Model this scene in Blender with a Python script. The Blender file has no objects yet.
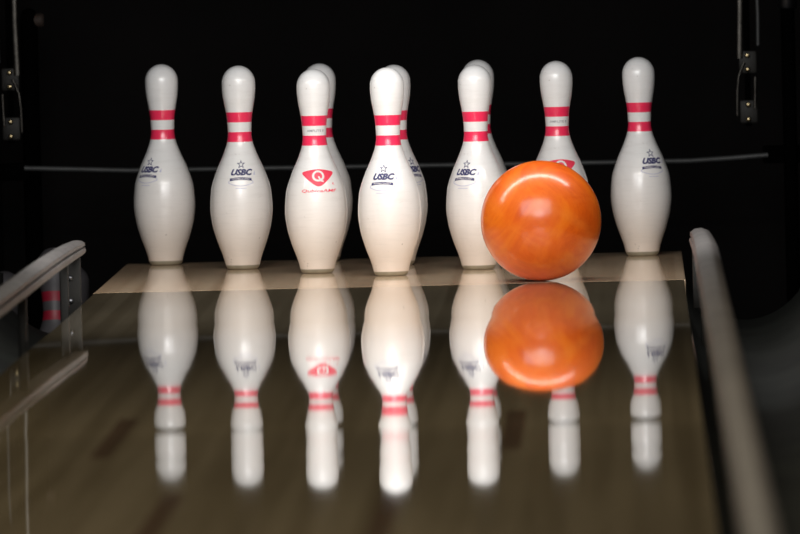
import bpy, bmesh, math, random
from mathutils import Vector, Matrix
random.seed(4)
C = bpy.context.scene.collection
sc = bpy.context.scene
sc.view_settings.view_transform = 'Standard'
sc.view_settings.look = 'None'
sc.view_settings.exposure = 0.0
PI = math.pi

# ------------------------------------------------------------ camera
CX, CY, CZ = 0.44276758, -19.62631378, 0.82160621
YAW, PITCH, ROLL, FPX = -0.0219945, 0.04093985, 0.02400056, 10625.31
cd = bpy.data.cameras.new('camera'); cam = bpy.data.objects.new('camera', cd); C.objects.link(cam)
fw = Vector((math.sin(YAW)*math.cos(PITCH), math.cos(YAW)*math.cos(PITCH), -math.sin(PITCH)))
r = Vector((math.cos(YAW), -math.sin(YAW), 0)); u = r.cross(fw)
r2 = math.cos(ROLL)*r - math.sin(ROLL)*u
u2 = math.sin(ROLL)*r + math.cos(ROLL)*u
m = Matrix((r2, u2, -fw)).transposed().to_4x4(); m.translation = (CX, CY, CZ)
cam.matrix_world = m
cd.sensor_width = 36; cd.sensor_fit = 'HORIZONTAL'; cd.lens = FPX/800*36
cd.clip_start = 0.1; cd.clip_end = 100
cd.dof.use_dof = True; cd.dof.focus_distance = 19.55; cd.dof.aperture_fstop = 9.5; cd.dof.aperture_blades = 0
sc.camera = cam

# ------------------------------------------------------------ materials
def mat(name):
    m = bpy.data.materials.new(name); m.use_nodes = True
    return m, m.node_tree, m.node_tree.nodes['Principled BSDF']
def N(nt, t, **k):
    n = nt.nodes.new(t)
    for a, b in k.items(): setattr(n, a, b)
    return n
def ramp(nt, src, stops):
    n = nt.nodes.new('ShaderNodeValToRGB'); cr = n.color_ramp
    while len(cr.elements) < len(stops): cr.elements.new(0.5)
    for e, (p, c) in zip(cr.elements, stops): e.position = p; e.color = (*c, 1)
    nt.links.new(src, n.inputs[0]); return n.outputs[0]
def coords(nt, scale=(1,1,1), kind='Object'):
    tc = N(nt, 'ShaderNodeTexCoord'); mp = N(nt, 'ShaderNodeMapping'); mp.inputs['Scale'].default_value = scale
    nt.links.new(tc.outputs[kind], mp.inputs['Vector']); return mp.outputs[0]
def noise(nt, vec, scale=5, detail=3, rough=.5, dist=0):
    n = N(nt, 'ShaderNodeTexNoise'); n.inputs['Scale'].default_value = scale; n.inputs['Detail'].default_value = detail
    n.inputs['Roughness'].default_value = rough; n.inputs['Distortion'].default_value = dist
    nt.links.new(vec, n.inputs['Vector']); return n.outputs['Fac']
def mixc(nt, fac, a, b, mode='MIX'):
    n = N(nt, 'ShaderNodeMix', data_type='RGBA', blend_type=mode)
    for s, v in ((n.inputs[0], fac), (n.inputs[6], a), (n.inputs[7], b)):
        if hasattr(v, 'is_linked'): nt.links.new(v, s)
        else: s.default_value = v if isinstance(v, (int, float)) else (*v, 1)
    return n.outputs[2]
def simple(name, col, rough=.5, metal=0, var=.15, scale=30, coat=0, spec=.5):
    m, nt, b = mat(name)
    f = noise(nt, coords(nt), scale, 4)
    c = ramp(nt, f, [(.3, tuple(x*(1-var) for x in col)), (.7, tuple(min(1, x*(1+var)) for x in col))])
    nt.links.new(c, b.inputs['Base Color'])
    b.inputs['Roughness'].default_value = rough; b.inputs['Metallic'].default_value = metal
    b.inputs['Coat Weight'].default_value = coat; b.inputs['Specular IOR Level'].default_value = spec
    return m

def pin_material():
    m, nt, b = mat('pin_plastic')
    v = coords(nt)
    sep = N(nt, 'ShaderNodeSeparateXYZ'); tc = N(nt, 'ShaderNodeTexCoord'); nt.links.new(tc.outputs['Object'], sep.inputs[0])
    base = ramp(nt, sep.outputs[2], [(0, (.72, .62, .53)), (.10, (.83, .79, .755)), (.20, (.85, .85, .845)), (.4, (.85, .855, .86))])  # warm lower end: dirt plus bounce light from the deck painted in
    # scuffs: faint horizontal wear rings and dark nicks
    f1 = noise(nt, coords(nt, (6, 6, 60)), 3, 5, .7)
    c = mixc(nt, ramp(nt, f1, [(.50, (0,0,0)), (.80, (.22,.22,.22))]), base, (.5, .47, .43))
    f2 = noise(nt, v, 70, 2, .6)
    spots = ramp(nt, f2, [(.70, (0,0,0)), (.76, (.8,.8,.8))])
    hi = ramp(nt, sep.outputs[2], [(.335, (0,0,0)), (.36, (1,1,1))])
    lo = ramp(nt, sep.outputs[2], [(.02, (1,1,1)), (.14, (.15,.15,.15))])
    w = mixc(nt, 1.0, hi, lo, 'ADD'); w = mixc(nt, 1.0, w, spots, 'MULTIPLY')
    c = mixc(nt, w, c, (.16, .12, .09))
    nt.links.new(c, b.inputs['Base Color'])
    b.inputs['Roughness'].default_value = .32; b.inputs['Coat Weight'].default_value = .6; b.inputs['Coat Roughness'].default_value = .14
    b.inputs['Subsurface Weight'].default_value = 0
    return m
M_PIN = pin_material()
M_RED = simple('pin_red_band', (.95, .036, .115), .3, var=.06, coat=.6)
M_PIND = simple('pit_shaded_pin_plastic', (.060, .056, .060), .5, scale=20)  # pin white darkened, the pit's shade put into the colour
M_REDD = simple('pit_shaded_red_band', (.22, .006, .02), .5, var=.1)  # band red with the same pit shade painted in
M_BASE = simple('pin_base_ring', (.30, .27, .20), .5)
M_NAVY = simple('pin_navy_print', (.028, .03, .13), .5, var=.05)
M_LAV = simple('pin_lavender_print', (.55, .55, .68), .5, var=.05)
M_GREY = simple('pin_grey_print', (.30, .30, .33), .5, var=.05)
M_REDP = simple('pin_red_print', (.85, .05, .10), .45, var=.05)
M_WP = simple('pin_white_print', (.8, .77, .76), .45, var=.03)

def ball_material():
    m, nt, b = mat('orange_marbled_ball')
    f = noise(nt, coords(nt, (1, 1, 1.0)), 7, 6, .62, 1.6)
    c1 = ramp(nt, f, [(.30, (.58, .070, .002)), (.47, (.72, .110, .003)), (.62, (.80, .165, .006)), (.78, (.64, .085, .002))])
    f2 = noise(nt, coords(nt, (3, 3, 10)), 4, 4, .6, .5)
    c = mixc(nt, ramp(nt, f2, [(.45, (0,0,0)), (.75, (.35,.35,.35))]), c1, (.85, .24, .03))
    nt.links.new(c, b.inputs['Base Color'])
    b.inputs['Roughness'].default_value = .5; b.inputs['Specular IOR Level'].default_value = .2; b.inputs['Coat Weight'].default_value = .9; b.inputs['Coat Roughness'].default_value = .20
    return m
M_BALL = ball_material()

def lacquer(name, stops, rough, ior, board=1/.02735, tint=(1,1,1), gain=1.0):
    """varnished boards: diffuse wood under a mirror-like coat weighted by Fresnel"""
    m, nt, b = mat(name); nt.nodes.remove(b)
    out = nt.nodes['Material Output']
    tc = N(nt, 'ShaderNodeTexCoord'); sep = N(nt, 'ShaderNodeSeparateXYZ'); nt.links.new(tc.outputs['Object'], sep.inputs[0])
    mu = N(nt, 'ShaderNodeMath', operation='MULTIPLY'); mu.inputs[1].default_value = board; nt.links.new(sep.outputs[0], mu.inputs[0])
    fl = N(nt, 'ShaderNodeMath', operation='FLOOR'); nt.links.new(mu.outputs[0], fl.inputs[0])
    wn = N(nt, 'ShaderNodeTexWhiteNoise', noise_dimensions='1D'); nt.links.new(fl.outputs[0], wn.inputs['W'])
    f = noise(nt, coords(nt, (40, .6, 1)), 1.0, 6, .65)
    ad = N(nt, 'ShaderNodeMath', operation='MULTIPLY_ADD'); nt.links.new(wn.outputs['Value'], ad.inputs[0]); ad.inputs[1].default_value = .30; nt.links.new(f, ad.inputs[2])
    col = ramp(nt, ad.outputs[0], stops)
    big = noise(nt, coords(nt, (2.2, .35, 1)), 1.0, 2)
    col = mixc(nt, ramp(nt, big, [(.35, (0,0,0)), (.7, (.5,.5,.5))]), col, tuple(x*.55 for x in stops[0][1]))
    d = N(nt, 'ShaderNodeBsdfDiffuse'); nt.links.new(col, d.inputs['Color'])
    g = N(nt, 'ShaderNodeBsdfGlossy'); g.inputs['Roughness'].default_value = rough; g.inputs['Color'].default_value = (*tint, 1)
    fr = N(nt, 'ShaderNodeFresnel'); fr.inputs['IOR'].default_value = ior
    mx = N(nt, 'ShaderNodeMixShader'); bo = N(nt, 'ShaderNodeMath', operation='MULTIPLY'); bo.use_clamp = True; bo.inputs[1].default_value = gain; nt.links.new(fr.outputs[0], bo.inputs[0]); nt.links.new(bo.outputs[0], mx.inputs[0]); nt.links.new(d.outputs[0], mx.inputs[1]); nt.links.new(g.outputs[0], mx.inputs[2])
    nt.links.new(mx.outputs[0], out.inputs['Surface'])
    return m
M_LANE = lacquer('oiled_lane_boards', [(.30, (.30, .235, .14)), (.80, (.50, .41, .27))], .026, 1.7, gain=1.17)
M_MARK = lacquer('dark_inlaid_marker_board', [(.30, (.19, .13, .08)), (.80, (.26, .17, .11))], .026, 1.7, gain=1.17)
M_DECK = lacquer('pin_deck_boards', [(.30, (.66, .45, .28)), (.80, (.92, .70, .48))], .07, 1.45)
M_BLACK = simple('black_curtain', (.0040, .0034, .0033), .9, var=.3, scale=3, spec=.1)
M_WALL = simple('black_kickback_board', (.006, .0055, .005), .6, var=.3, scale=8, spec=.2)
M_GUT = simple('dark_grey_gutter_plastic', (.006, .007, .0055), .75, var=.6, scale=5, spec=.2)
M_RAIL = simple('worn_grey_bumper_plastic', (.10, .090, .086), .45, var=.3, scale=14)
M_RAILD = simple('darker_grey_groove_plastic', (.04, .037, .035), .5, var=.3, scale=14)
M_METAL = simple('dull_steel', (.06, .056, .05), .38, 1, var=.25, scale=60)
M_BRASS = simple('brass_bolt', (.40, .32, .18), .3, 1, var=.1)
M_CHROME = simple('bright_steel', (.20, .20, .21), .3, 1, var=.1)
M_PLATE = simple('dark_steel_plate', (.010, .009, .007), .6, .2, var=.3)
M_RUBBER = simple('black_rubber', (.0012, .0012, .0012), .9, var=.2, spec=0)
M_BROWN = simple('brown_fibre_tip', (.035, .022, .016), .7, var=.3)
M_ROD = simple('painted_grey_bar', (.045, .047, .047), .5, 0, var=.2)

# ------------------------------------------------------------ helpers
def obj(name, bm, mats, parent=None, smooth=True, loc=None):
    me = bpy.data.meshes.new(name); bm.normal_update(); bm.to_mesh(me); bm.free()
    for x in (mats if isinstance(mats, (list, tuple)) else [mats]): me.materials.append(x)
    if smooth:
        for p in me.polygons: p.use_smooth = True
        try: me.set_sharp_from_angle(angle=math.radians(40))
        except Exception: pass
    o = bpy.data.objects.new(name, me); C.objects.link(o)
    if parent: o.parent = parent
    if loc: o.location = loc
    return o
def tag(o, label=None, cat=None, group=None, kind=None):
    if label: o['label'] = label
    if cat: o['category'] = cat
    if group: o['group'] = group
    if kind: o['kind'] = kind
    return o
def thing(name, label, cat, loc=(0,0,0), rz=0, group=None):
    o = bpy.data.objects.new(name, None); o.empty_display_size = .1; C.objects.link(o)
    o.location = loc; o.rotation_euler = (0, 0, rz); return tag(o, label, cat, group)
def box(bm, x0, x1, y0, y1, z0, z1, bev=0):
    t = bmesh.new(); bmesh.ops.create_cube(t, size=1)
    for v in t.verts: v.co = Vector(((x0+x1)/2+v.co.x*(x1-x0), (y0+y1)/2+v.co.y*(y1-y0), (z0+z1)/2+v.co.z*(z1-z0)))
    if bev: bmesh.ops.bevel(t, geom=t.edges[:], offset=bev, segments=2, affect='EDGES', profile=.5)
    merge(bm, t); return bm
def merge(bm, t):
    me = bpy.data.meshes.new('t'); t.to_mesh(me); t.free(); bm.from_mesh(me); bpy.data.meshes.remove(me)
def lathe(bm, prof, n=64, matf=None):
    rings = []
    for (rr, z) in prof:
        if rr < 1e-6: rings.append([bm.verts.new((0, 0, z))])
        else: rings.append([bm.verts.new((rr*math.cos(2*PI*i/n), rr*math.sin(2*PI*i/n), z)) for i in range(n)])
    for k in range(len(rings)-1):
        a, b = rings[k], rings[k+1]
        for i in range(n):
            j = (i+1) % n
            if len(a) == 1 and len(b) == 1: continue
            if len(a) == 1: f = bm.faces.new((a[0], b[j], b[i]))
            elif len(b) == 1: f = bm.faces.new((a[i], a[j], b[0]))
            else: f = bm.faces.new((a[i], a[j], b[j], b[i]))
            if matf: f.material_index = matf((prof[k][1]+prof[k+1][1])/2)
    return bm
def tube(bm, pts, rad, n=12, flat=1.0):
    """swept tube through points; rad scalar or list"""
    pts = [Vector(p) for p in pts]; rings = []
    for i, p in enumerate(pts):
        d = (pts[min(i+1, len(pts)-1)] - pts[max(i-1, 0)]).normalized()
        a = d.cross(Vector((0, 1, 0)) if abs(d.y) < .9 else Vector((0, 0, 1))).normalized(); b = d.cross(a)
        rr = rad[i] if isinstance(rad, (list, tuple)) else rad
        rings.append([bm.verts.new(p + a*math.cos(2*PI*k/n)*rr + b*math.sin(2*PI*k/n)*rr*flat) for k in range(n)])
    for q in range(len(rings)-1):
        for k in range(n): bm.faces.new((rings[q][k], rings[q][(k+1)%n], rings[q+1][(k+1)%n], rings[q+1][k]))
    bm.faces.new(rings[0][::-1]); bm.faces.new(rings[-1])
    bmesh.ops.recalc_face_normals(bm, faces=bm.faces[:])
    return bm
def extrude_profile(bm, stations):
    """stations: list of lists of 3D points (same count), closed cross-sections"""
    rs = [[bm.verts.new(p) for p in s] for s in stations]; n = len(rs[0])
    for a, b in zip(rs, rs[1:]):
        for k in range(n): bm.faces.new((a[k], a[(k+1)%n], b[(k+1)%n], b[k]))
    bm.faces.new(rs[0][::-1]); bm.faces.new(rs[-1]); bmesh.ops.recalc_face_normals(bm, faces=bm.faces[:])
    return bm

# ------------------------------------------------------------ pins
IN = .0254*1.013
TAB = [(.32, 2.62), (.75, 2.828), (2.25, 3.906), (3.375, 4.510), (4.5, 4.766), (5.875, 4.563), (7.25, 3.703), (8.625, 2.472),
       (9.375, 1.965), (10.0, 1.797), (10.875, 1.870), (11.75, 2.094), (12.625, 2.406), (13.5, 2.547)]
def pchip(t, z):
    n = len(t); h = [t[i+1][0]-t[i][0] for i in range(n-1)]; d = [(t[i+1][1]-t[i][1])/h[i] for i in range(n-1)]
    mm = [0]*n; mm[0] = d[0]; mm[-1] = 0
    for i in range(1, n-1):
        if d[i-1]*d[i] > 0:
            w1, w2 = 2*h[i]+h[i-1], h[i]+2*h[i-1]; mm[i] = (w1+w2)/(w1/d[i-1]+w2/d[i])
    for i in range(n-1):
        if t[i][0] <= z <= t[i+1][0]:
            s = (z-t[i][0])/h[i]
            return (2*s**3-3*s**2+1)*t[i][1]+(s**3-2*s**2+s)*h[i]*mm[i]+(-2*s**3+3*s**2)*t[i+1][1]+(s**3-s**2)*h[i]*mm[i+1]
    return t[-1][1]
def pin_r(z): return pchip(TAB, max(.32, z/IN))/2*IN*RK
RK = .965
BANDS = [(.2418, .2605), (.2790, .2980)]
def pin_body():
    zs = set([round(i*.004, 5) for i in range(3, 87)])
    for a, b in BANDS:
        zs = {z for z in zs if all(abs(z-e) > .0015 for e in (a, b))}; zs |= {a, b}
    prof = [(pin_r(.32*IN), .32*IN)] + [(pin_r(z), z) for z in sorted(zs) if .32*IN+.002 < z < 13.5*IN-.002]
    R, zc = 1.2735*IN*RK, 13.727*IN
    prof.append((pin_r(13.5*IN), 13.5*IN))
    for k in range(1, 17):
        a = PI/2*k/16; prof.append((R*math.cos(a) if k < 16 else 0, zc+(R/RK)*math.sin(a)))
    return lathe(bmesh.new(), prof, 72, lambda z: 1 if any(a < z < b for a, b in BANDS) else 0)
def pin_base():
    return lathe(bmesh.new(), [(0, .0005), (.024, 0), (.0275, .0006), (.0305, .0035), (pin_r(.32*IN)-.0003, .32*IN-.0005), (pin_r(.32*IN), .32*IN), (.02, .32*IN+.001), (0, .32*IN+.001)], 72)
def bend(bm, zc, off):
    """wrap flat print (x along, y up) on the pin's front"""
    for v in bm.verts:
        z = zc + v.co.y; rr = pin_r(z) + off + v.co.z
        a = v.co.x/pin_r(zc); v.co = Vector((rr*math.sin(a), -rr*math.cos(a), z))
def text_bm(s, size, shear=0, bold=0, width=None):
    cu = bpy.data.curves.new('t', 'FONT'); cu.body = s; cu.size = size; cu.shear = shear; cu.offset = bold
    cu.align_x = 'CENTER'; cu.align_y = 'CENTER'; cu.resolution_u = 3
    o = bpy.data.objects.new('t', cu); C.objects.link(o)
    dg = bpy.context.evaluated_depsgraph_get(); me = bpy.data.meshes.new_from_object(o.evaluated_get(dg))
    bm = bmesh.new(); bm.from_mesh(me); bpy.data.meshes.remove(me); bpy.data.objects.remove(o); bpy.data.curves.remove(cu)
    bmesh.ops.triangulate(bm, faces=bm.faces[:])
    if width:
        xs = [v.co.x for v in bm.verts]; k = width/(max(xs)-min(xs))
        for v in bm.verts: v.co.x *= k
    return bm
def poly_bm(bm, pts, mi=0, z=0, sub=True):
    vs = [bm.verts.new((x, y, z)) for x, y in pts]; f = bm.faces.new(vs); f.material_index = mi
    return f
def strip_bm(bm, path, w, mi=0, z=0):
    for (a, b) in zip(path, path[1:]):
        a, b = Vector(a), Vector(b); d = (b-a).normalized(); n = Vector((-d.y, d.x))*w/2
        poly_bm(bm, [a-n, b-n, b+n, a+n], mi, z)
def add_text(bm, s, x, y, size, mi, z=0, **k):
    t = text_bm(s, size, **k)
    for v in t.verts: v.co.x += x; v.co.y += y; v.co.z += z
    for f in t.faces: f.material_index = mi
    merge_keep(bm, t)
def merge_keep(bm, t):
    mp = {v: bm.verts.new(v.co) for v in t.verts}
    for f in t.faces:
        try: g = bm.faces.new([mp[v] for v in f.verts]); g.material_index = f.material_index
        except ValueError: pass
    t.free()
def finish_print(bm, zc, kx=1, ky=1):
    for v in bm.verts: v.co.x *= kx; v.co.y *= ky
    bmesh.ops.triangulate(bm, faces=bm.faces[:])
    for _ in range(2):
        es = [e for e in bm.edges if e.calc_length() > .005]
        if es: bmesh.ops.subdivide_edges(bm, edges=es, cuts=1)
    bmesh.ops.triangulate(bm, faces=bm.faces[:])
    for f in bm.faces:
        if f.normal.z < 0: f.normal_flip()
    bend(bm, zc, .0004)
    return bm
def star_pts(R, r_, cx, cy):
    return [((R if i % 2 == 0 else r_)*math.sin(i*PI/5)+cx, (R if i % 2 == 0 else r_)*math.cos(i*PI/5)+cy) for i in range(10)]
def approval_print():
    bm = bmesh.new()
    # star outline (two-tone), initials, banner, open shield curve with small line beneath
    so = star_pts(.0078, .0033, .001, .0185); si = star_pts(.0050, .0019, .001, .0185)
    for i in range(10):
        poly_bm(bm, [so[i], so[(i+1)%10], si[(i+1)%10], si[i]], 0)
    add_text(bm, 'USBC', 0, .0050, .0135, 0, z=.0002, shear=.35, bold=.0007, width=.034)
    poly_bm(bm, [(.019, .001), (.0235, .008), (.0225, .0005)], 2)
    # curved banner strip reading APPROVED
    for i in range(12):
        x0, x1 = -.0155+i*.031/12, -.0155+(i+1)*.031/12
        f = lambda x: -.0045-8*x*x
        poly_bm(bm, [(x0, f(x0)-.0028), (x1, f(x1)-.0028), (x1, f(x1)+.0016), (x0, f(x0)+.0016)], 0)
    add_text(bm, 'APPROVED', 0, -.0058, .0042, 1, z=.0003, width=.025)
    path = [(-.0170+.034*i/14, -.0125-.0050*math.sin(PI*i/14)) for i in range(15)]
    strip_bm(bm, path, .0012, 2)
    strip_bm(bm, [(-.0170, -.0125), (-.0165, -.0088)], .0012, 2); strip_bm(bm, [(.0170, -.0125), (.0165, -.0088)], .0012, 2)
    strip_bm(bm, [(-.007, -.0215), (.007, -.0215)], .0011, 2)
    return finish_print(bm, .1790, 1.28, 1.12)
def q_print():
    bm = bmesh.new()
    # rounded downward triangle
    crn = [(-.031, .0085), (.031, .0085), (0, -.0195)]; pts = []
    rad = [.005, .005, .004]
    ctr = Vector((0, .0015))
    for i in range(3):
        p = Vector(crn[i]); a = Vector(crn[i-1]); b = Vector(crn[(i+1)%3])
        da, db = (a-p).normalized(), (b-p).normalized()
        s = p+da*rad[i]*2; e = p+db*rad[i]*2
        for k in range(7):
            t = k/6; q = s*(1-t)**2+p*2*t*(1-t)+e*t*t; pts.append((q.x, q.y))
    cv = bm.verts.new((ctr.x, ctr.y, 0)); vs = [bm.verts.new((x, y, 0)) for x, y in pts]
    for i in range(len(vs)): bm.faces.new((cv, vs[i], vs[(i+1)%len(vs)]))
    # bowed top edge
    top = [(-.025+.050*i/12, .0083+.0040*math.sin(PI*i/12)) for i in range(13)]
    poly_bm(bm, [(-.025, .0083)]+top[1:], 0)
    # white ring and tail of the Q
    ring = 28
    for i in range(ring):
        a0, a1 = 2*PI*i/ring, 2*PI*(i+1)/ring
        P = lambda rr, a: (rr*math.cos(a), .0010+rr*math.sin(a))
        poly_bm(bm, [P(.0062, a0), P(.0095, a0), P(.0095, a1), P(.0062, a1)], 1, .0003)
    strip_bm(bm, [(.0005, .0005), (.0030, -.0065), (.0075, -.0088)], .0026, 1, .0003)
    add_text(bm, 'QubicaAMF', 0, -.0245, .0068, 0, shear=.2, bold=.0001, width=.048)
    add_text(bm, 'R', .022, -.013, .006, 0)
    return finish_print(bm, .1840, 1.22, 1.1)
def band_text():
    bm = bmesh.new(); add_text(bm, 'AMFLITE II', 0, 0, .0062, 0, bold=.0001, width=.034)
    return finish_print(bm, .2695)

body_me = obj('body', pin_body(), [M_PIN, M_RED]).data
pit_shade_me = body_me.copy(); pit_shade_me.materials[0] = M_PIND; pit_shade_me.materials[1] = M_REDD  # body copy with pit shade in its colours
base_me = obj('base_ring', pin_base(), M_BASE).data
usbc_me = obj('approval_print', approval_print(), [M_NAVY, M_WP, M_LAV], smooth=False).data
q_me = obj('maker_print', q_print(), [M_REDP, M_WP], smooth=False).data
bt_me = obj('neck_print', band_text(), M_GREY, smooth=False).data
for o in list(C.objects):
    if o.type == 'MESH': bpy.data.objects.remove(o)
def make_pin(kind, label, loc, rz=0, group=None, tilt=(0, 0), sc_=1.0, pit_shade=False):
    t = thing('bowling_pin', label, 'bowling pin', loc, math.radians(rz), group)
    t.rotation_euler = (math.radians(tilt[0]), math.radians(tilt[1]), math.radians(rz))
    t.scale = (sc_, sc_, sc_)
    parts = [('body', pit_shade_me if pit_shade else body_me, None), ('base_ring', base_me, 'brownish grey base ring')]
    parts += [('approval_print', usbc_me, 'navy star and lettering printed on the belly')] if kind == 'usbc' else \
             [('maker_print', q_me, 'red Q emblem printed on the belly'), ('neck_print', bt_me, 'small grey lettering between the red bands')]
    for n, me, lb in parts:
        o = bpy.data.objects.new(n, me); C.objects.link(o); o.parent = t
        if lb: o['label'] = lb
    return t
G = 'ten pins standing in the triangle rack'
make_pin('usbc', 'white bowling pin at the front point of the rack, largest and brightest', (-.0064, .0504, 0), -14, G)
make_pin('q', 'white pin with a full red Q emblem, left of the front pin', (-.1484, .2388, 0), 8, G, sc_=0.99)
make_pin('usbc', 'white pin whose belly is partly covered by the orange ball, navy print at left', (.1535, .2423, 0), -28, G, sc_=0.992)
make_pin('usbc', 'white pin with a centred navy print, second from the left end of the rack', (-.2979, .5016, 0), 2, G)
make_pin('usbc', 'shaded pin directly behind the front pin, navy print at its right edge', (-.0037, .5279, 0), 47, G, sc_=0.985)
make_pin('q', 'white pin behind the orange ball, only head, neck and a bit of red emblem showing', (.3040, .5279, 0), 7, G, sc_=0.985)
make_pin('usbc', 'white pin in the back left corner of the rack, farthest left', (-.4565, .7884, 0), -37, G)
make_pin('usbc', 'shaded back-row pin almost hidden behind the pin with the full red Q emblem', (-.1526, .7919, 0), 170, G, sc_=0.985)
make_pin('usbc', 'shaded back-row pin almost hidden behind the pin touching the ball\'s left side', (.1519, .7919, 0), 150, G, sc_=0.985)
make_pin('usbc', 'white pin in the back right corner of the rack, standing alone right of the ball', (.4605, .7018, 0), 27, G, sc_=0.985)

# pins dropped in the pit on the far left
def pit_z(y): return -.351 - (y-.95)*.16
G2 = 'pins standing in the dark pit beyond the left gutter'
make_pin('usbc', 'dim pin in the left pit, its two red bands showing under the bumper rail', (-.6850, .95, pit_z(.95)), 180, G2, (10, 0), pit_shade=True)
make_pin('usbc', 'dim pin in the left pit, its head peeping out right of the bumper bracket', (-.6620, 1.28, pit_z(1.28)), 160, G2, pit_shade=True)
make_pin('usbc', 'dim pin in the left pit, rounded head above the rail at left', (-.8010, 1.34, pit_z(1.34)), 200, G2, pit_shade=True)

# ------------------------------------------------------------ ball
bm = bmesh.new(); bmesh.ops.create_uvsphere(bm, u_segments=96, v_segments=64, radius=.1095)
ball = obj('bowling_ball', bm, M_BALL, loc=(.2765, -.34, .1095)); ball.rotation_euler = (.5, .3, .8)
tag(ball, 'glossy orange marbled bowling ball rolling into the right side of the rack', 'bowling ball')

# ------------------------------------------------------------ lane
LW = .5334
R_PTS = [(-9.5,1.0),(-7.2,1.0),(-6.86,.97),(-6.513,.945),(-6.126,.92),(-5.956,.925),(-5.738,.925),(-5.559,.985),(-5.28,1.0),(-5.10,1.06),(-4.942,1.22),(-4.791,1.14),(-4.50,1.135),(-4.36,1.085),(-4.186,1.06),
         (-3.9,1.01),(-3.559,.98),(-3.1,.945),(-2.651,.93),(-2.3,.90),(-2.0,.86),(-1.745,.845),(-1.5,.97),(-1.3,1.05),(-.9,1.05),(-.42,1.0)]
def r_at(y):
    if y <= R_PTS[0][0]: return 1.0
    for (a, ra), (b, rb) in zip(R_PTS, R_PTS[1:]):
        if a <= y <= b:
            s = (y-a)/(b-a); s = s*s*(3-2*s); return ra+(rb-ra)*s
    return 1.0
Y0, Y1 = -12.0, -.42
ys = []; y = Y1
while y > -9.6: ys.append(y); y -= .03
ys += [-10.2, -11, Y0]
zs = [0.0]
for a, b in zip(ys, ys[1:]):
    ym = (a+b)/2; al = CZ/(ym-CY); th = al*(r_at(ym)-1)/2
    zs.append(zs[-1]-th*(a-b))
lane_z = list(zip(ys, zs))
bm = bmesh.new(); rows = []
nb = 39
for (yy, zz) in lane_z: rows.append([bm.verts.new((-LW+2*LW*i/nb, yy, zz)) for i in range(nb+1)])
def marked(i, y):
    return (i in (9, 29) and -5.55 < y < -4.64) or (i in (14, 24) and -7.35 < y < -6.40)
for k in range(len(rows)-1):
    for i in range(nb):
        f = bm.faces.new((rows[k][i], rows[k+1][i], rows[k+1][i+1], rows[k][i+1]))
        f.material_index = 1 if marked(i, (ys[k]+ys[k+1])/2) else 0
# skirt: lane sides and ends down to the bed
def skirt(loop, depth):
    low = [bm.verts.new((v.co.x, v.co.y, -depth)) for v in loop]
    for i in range(len(loop)-1): bm.faces.new((loop[i], loop[i+1], low[i+1], low[i]))
skirt([r_[0] for r_ in rows], .13); skirt([r_[-1] for r_ in rows][::-1], .13); skirt(rows[-1], .13); skirt(rows[0][::-1], .13)
bmesh.ops.recalc_face_normals(bm, faces=bm.faces[:])
lane = obj('floor', bm, [M_LANE, M_MARK]); tag(lane, 'glossy brown wooden bowling lane mirroring the pins and the ball', kind='structure')
bm = bmesh.new(); box(bm, -LW-.003, LW+.003, -.417, .87, -.09, 0, .002)
tag(obj('pin_deck', bm, M_DECK, smooth=False), 'lighter wooden pin deck under the rack of pins', kind='structure')

# gutters (rounded channel) left and right
for side, s in (('left', -1), ('right', 1)):
    bm = bmesh.new(); pr = []
    x0, x1, n = LW+.006, LW+.241, 16
    pr.append((x0, -.05))
    for i in range(n+1):
        t = i/n; x = x0+(x1-x0)*t; pr.append((x, -.05-.085*math.sin(PI*t)**.6))
    pr += [(x1, -.012), (x1+.008, -.010), (x1+.008, -.16), (x0-.002, -.16), (x0-.002, -.05)]
    st = [[(s*x, yy, z) for x, z in pr] for yy in (-12, -8, -4, -1, .86)]
    extrude_profile(bm, st)
    tag(obj('trim_1' if s < 0 else 'trim_2', bm, M_GUT), 'dark grey channel gutter along the %s edge of the lane' % side, kind='structure')
    bm = bmesh.new(); box(bm, s*.84 if s > 0 else -.87, .87 if s > 0 else -.84, -.45, 2.0, -.62, 1.6)
    tag(obj('wall_'+side, bm, M_WALL, smooth=False), kind='structure')
    bm = bmesh.new(); box(bm, s*.784 if s > 0 else -1.02, 1.02 if s > 0 else -.784, -12, -.455, -.16, -.02, .006)
    tag(obj('trim_3' if s < 0 else 'trim_4', bm, M_GUT, smooth=False), 'dark divider cap between gutter and neighbouring lane on the %s' % side, kind='structure')
bm = bmesh.new(); box(bm, -3, 3, 2.0, 2.06, -.7, 2.6); tag(obj('wall_back', bm, M_BLACK, smooth=False), kind='structure')
bm = bmesh.new(); extrude_profile(bm, [[(-.84, .89, pit_z(.89)), (-.84, 2.0, pit_z(2.0)), (-.84, 2.0, -.60), (-.84, .89, -.60)], [(.84, .89, pit_z(.89)), (.84, 2.0, pit_z(2.0)), (.84, 2.0, -.60), (.84, .89, -.60)]])
tag(obj('pit_floor', bm, M_WALL, smooth=False), 'black sloping pit floor behind the pin deck', kind='structure')

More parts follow.
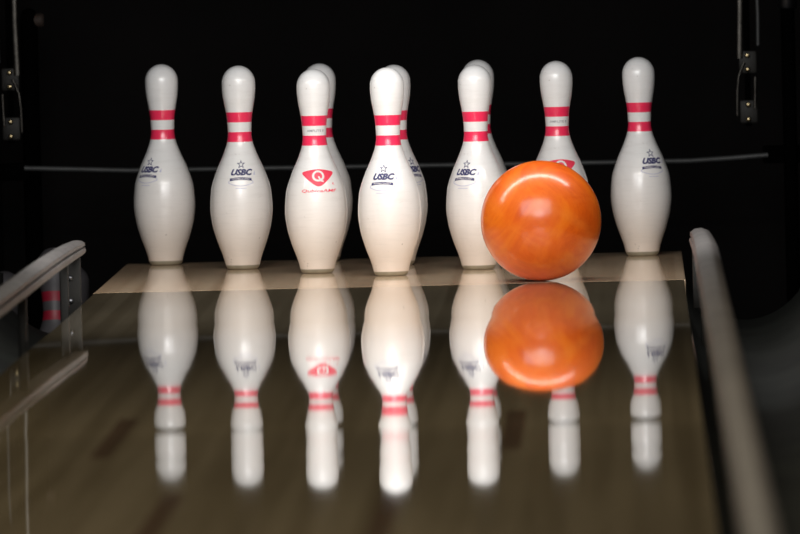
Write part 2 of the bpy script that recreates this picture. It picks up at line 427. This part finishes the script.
# ------------------------------------------------------------ bumper rails
def rail(s, label, X, K=1.0, KX=1.0):
    t = thing('bumper_rail', label, 'bumper rail', (s*X, -.72, 0), 0, 'bumper rails beside the lane')
    # cross-section: domed cap, groove on the lane side, lower lip  (x positive = away from lane)
    sec = [(-.019, .080), (-.021, .088), (-.019, .094), (-.012, .0955), (-.012, .0985), (-.019, .100), (-.018, .108), (-.010, .114), (.004, .116), (.016, .112), (.021, .104), (.021, .090), (.017, .080)]
    st = []
    B = .009 if s < 0 else 0     # the left rail bends towards the lane at its tip
    D = .45 if s < 0 else 1
    for yy, bx, kx, dz, sc_ in ((-11, 0, 0, 0, 1), (-6, 0, 0, 0, 1), (-3, 0, 0, 0, 1), (-1.9, 0, 0, 0, 1), (-1.4, .04, 0, 0, 1), (-.9, .2, .0, 0, .98), (-.55, .42, -.002, -.001, .95), (-.30, .66, -.004, -.003, .90), (-.12, .86, -.006, -.006, .84), (-.03, .96, -.008, -.009, .74), (0, 1, -.009, -.012, .5)):
        st.append([(s*(kx*D+x*sc_*KX)+bx*B, yy, .100+(z-.098)*sc_*K+dz*D+(.002*bx if s < 0 else 0)) for x, z in sec])
    obj('rail_cap', extrude_profile(bmesh.new(), st), M_RAIL, t)
    for yy in (-.30, -1.6, -2.9, -4.2, -5.5, -6.8, -8.1):
        bm = bmesh.new(); box(bm, -.007, .007, yy-.012, yy+.012, -.11, .084, .002)
        b = obj('support_post', bm, M_PLATE, t)
    bm = bmesh.new(); w = s
    box(bm, -.019, .019, -.105, -.095, -.035, .082, .003)
    br = obj('bracket', bm, M_PLATE, t)
    for z in (.045, .004):
        q = bmesh.new(); lathe(q, [(0, .004), (.003, .0035), (.005, .0015), (.0055, 0), (0, 0)], 16)
        bmesh.ops.rotate(q, verts=q.verts, cent=(0,0,0), matrix=Matrix.Rotation(PI/2, 3, 'X'))
        for v in q.verts: v.co += Vector((0, -.105, z))
        obj('bolt', q, M_CHROME, br)
    return t
rail(-1, 'worn grey bumper rail on posts along the left edge of the lane', .556, .85, .85)
rail(1, 'worn grey bumper rail running down the right edge of the lane', .566)

# ------------------------------------------------------------ machinery behind
# grey horizontal bar
bm = bmesh.new()
tube(bm, [(-.765, 1.5, .1700), (-.66, 1.5, .1655), (-.555, 1.5, .1605), (-.3, 1.5, .1590), (.0, 1.5, .1570), (.38, 1.5, .1545), (.56, 1.5, .1540), (.64, 1.5, .1575), (.715, 1.5, .1620)], .0052, 12)
t = thing('sweep_bar', 'thin grey metal bar spanning the dark space behind the pins', 'bar', (0, 0, 0))
obj('bar', bm, M_ROD, t)
for a, b in ((-.84, -.755), (.705, .84)):
    q = bmesh.new(); box(q, a, b, 1.51, 1.53, .145, .180, .003); obj('end_mount', q, M_RUBBER, t)


def bolt_bm(x, y, z, rr, h=.010):
    q = bmesh.new(); lathe(q, [(0, h), (rr*.5, h*.95), (rr*.85, h*.7), (rr, h*.3), (rr, 0), (0, 0)], 20)
    bmesh.ops.rotate(q, verts=q.verts, cent=(0,0,0), matrix=Matrix.Rotation(PI/2, 3, 'X'))
    for v in q.verts: v.co += Vector((x, y, z))
    return q
def linkage(s, cx, label):
    # local x measured from the bolt column; s=-1 mirrors for the left side
    t = thing('lift_linkage', label, 'machine linkage', (cx, 1.5, .22), 0, 'lift linkages hanging beside the rack')
    X = lambda x: x*s
    bm = bmesh.new(); tube(bm, [(X(-.013), 0, .42), (X(-.012), 0, .24), (X(-.014), 0, .17), (X(-.015), 0, .135)], .0065, 10, .35); obj('strap', bm, M_METAL, t)
    bm = bmesh.new(); tube(bm, [(X(.021), .01, .30), (X(.023), .01, .22), (X(.022), .01, .16)], .0036, 10); obj('rod', bm, M_ROD, t)
    bm = bmesh.new(); tube(bm, [(X(-.006), -.004, .128), (X(-.011), -.004, .118), (X(-.018), -.004, .098), (X(-.021), -.004, .070), (X(-.022), -.004, .032), (X(-.022), -.004, .022)], .0030, 10); obj('curved_arm', bm, M_METAL, t)
    bm = bmesh.new(); tube(bm, [(X(.015), -.004, .098), (X(.014), -.004, .060), (X(.013), -.004, .035)], .0032, 10); obj('lower_rod', bm, M_METAL, t)
    for z0, z1 in ((.105, .150), (.006, .052)):
        bm = bmesh.new(); box(bm, -.017, .019, .0, .006, z0, z1, .004); pl = obj('hinge_plate', bm, M_PLATE, t)
        for z in (z0+.008, z1-.009):
            obj('bolt', bolt_bm(0, -.001, z, .0052), M_BRASS, pl)
    bm = bmesh.new(); box(bm, -.006, .006, .006, .014, .0, .42, .002); obj('backing_bar', bm, M_RUBBER, t)
    return t
linkage(1, .678, 'dark hinged metal linkage with brass bolts hanging at the right of the pins')
linkage(-1, -.790, 'dark hinged metal linkage with brass bolts at the left frame edge')
# black bumper post with brown tip on the left
t = thing('cushion_post', 'black rounded post hanging beside the left linkage, brown end on its arm', 'post', (-.756, 1.62, -.44))
bm = bmesh.new(); lathe(bm, [(0, 0), (.0165, 0), (.018, .004), (.018, .890), (.0165, .912), (.012, .923), (0, .927)], 32); obj('post_body', bm, M_RUBBER, t)
bm = bmesh.new(); tube(bm, [(0, 0, .900), (.012, 0, .902), (.026, 0, .902), (.030, 0, .902)], [.010, .013, .014, .011], 18); obj('tip', bm, M_BROWN, t, )
# bright cylinder top right with its dark post
t = thing('steel_sleeve', 'bright steel sleeve on a black post in the top right corner', 'machine part', (.760, 1.5, -.425))
bm = bmesh.new(); lathe(bm, [(0, .877), (.017, .877), (.0195, .880), (.0195, .98), (0, .98)], 32); obj('sleeve', bm, M_CHROME, t)
bm = bmesh.new(); lathe(bm, [(0, 0), (.012, .0), (.014, .006), (.014, .8775), (0, .8775)], 24); obj('post_body', bm, M_RUBBER, t)

# ------------------------------------------------------------ lights
def area(name, loc, rot, sx, sy, power, col=(1, 1, 1), spread=PI):
    l = bpy.data.lights.new(name, 'AREA'); l.shape = 'RECTANGLE'; l.size = sx; l.size_y = sy; l.energy = power; l.color = col; l.spread = spread
    o = bpy.data.objects.new(name, l); C.objects.link(o); o.location = loc; o.rotation_euler = rot; return o
def aim(loc, tgt): return (Vector(tgt)-Vector(loc)).to_track_quat('-Z', 'Y').to_euler()
area('pin_light', (-.08, -1.95, 1.02), aim((-.08, -1.95, 1.02), (0, .3, .12)), 1.9, .95, 28, (1, .995, .99))
area('front_fill', (-.3, -8.5, 2.3), aim((-.3, -8.5, 2.3), (0, .3, .10)), 3.0, 1.5, 5, (1, .99, .98), math.radians(40))  # added off-frame fill to brighten the lower parts of the pins
area('deck_tube_light', (-.09, -.33, .68), (0, 0, 0), 1.65, .04, 7.0, (1, .96, .92))
area('lane_fill', (0, -7.0, 2.7), (0, 0, 0), 1.2, 8, 85, (1, .88, .66), math.radians(140))  # added overhead fill to bring up the brown of the lane
w = bpy.data.worlds.new('world'); sc.world = w; w.use_nodes = True
w.node_tree.nodes['Background'].inputs[0].default_value = (.6, .6, .65, 1); w.node_tree.nodes['Background'].inputs[1].default_value = .02
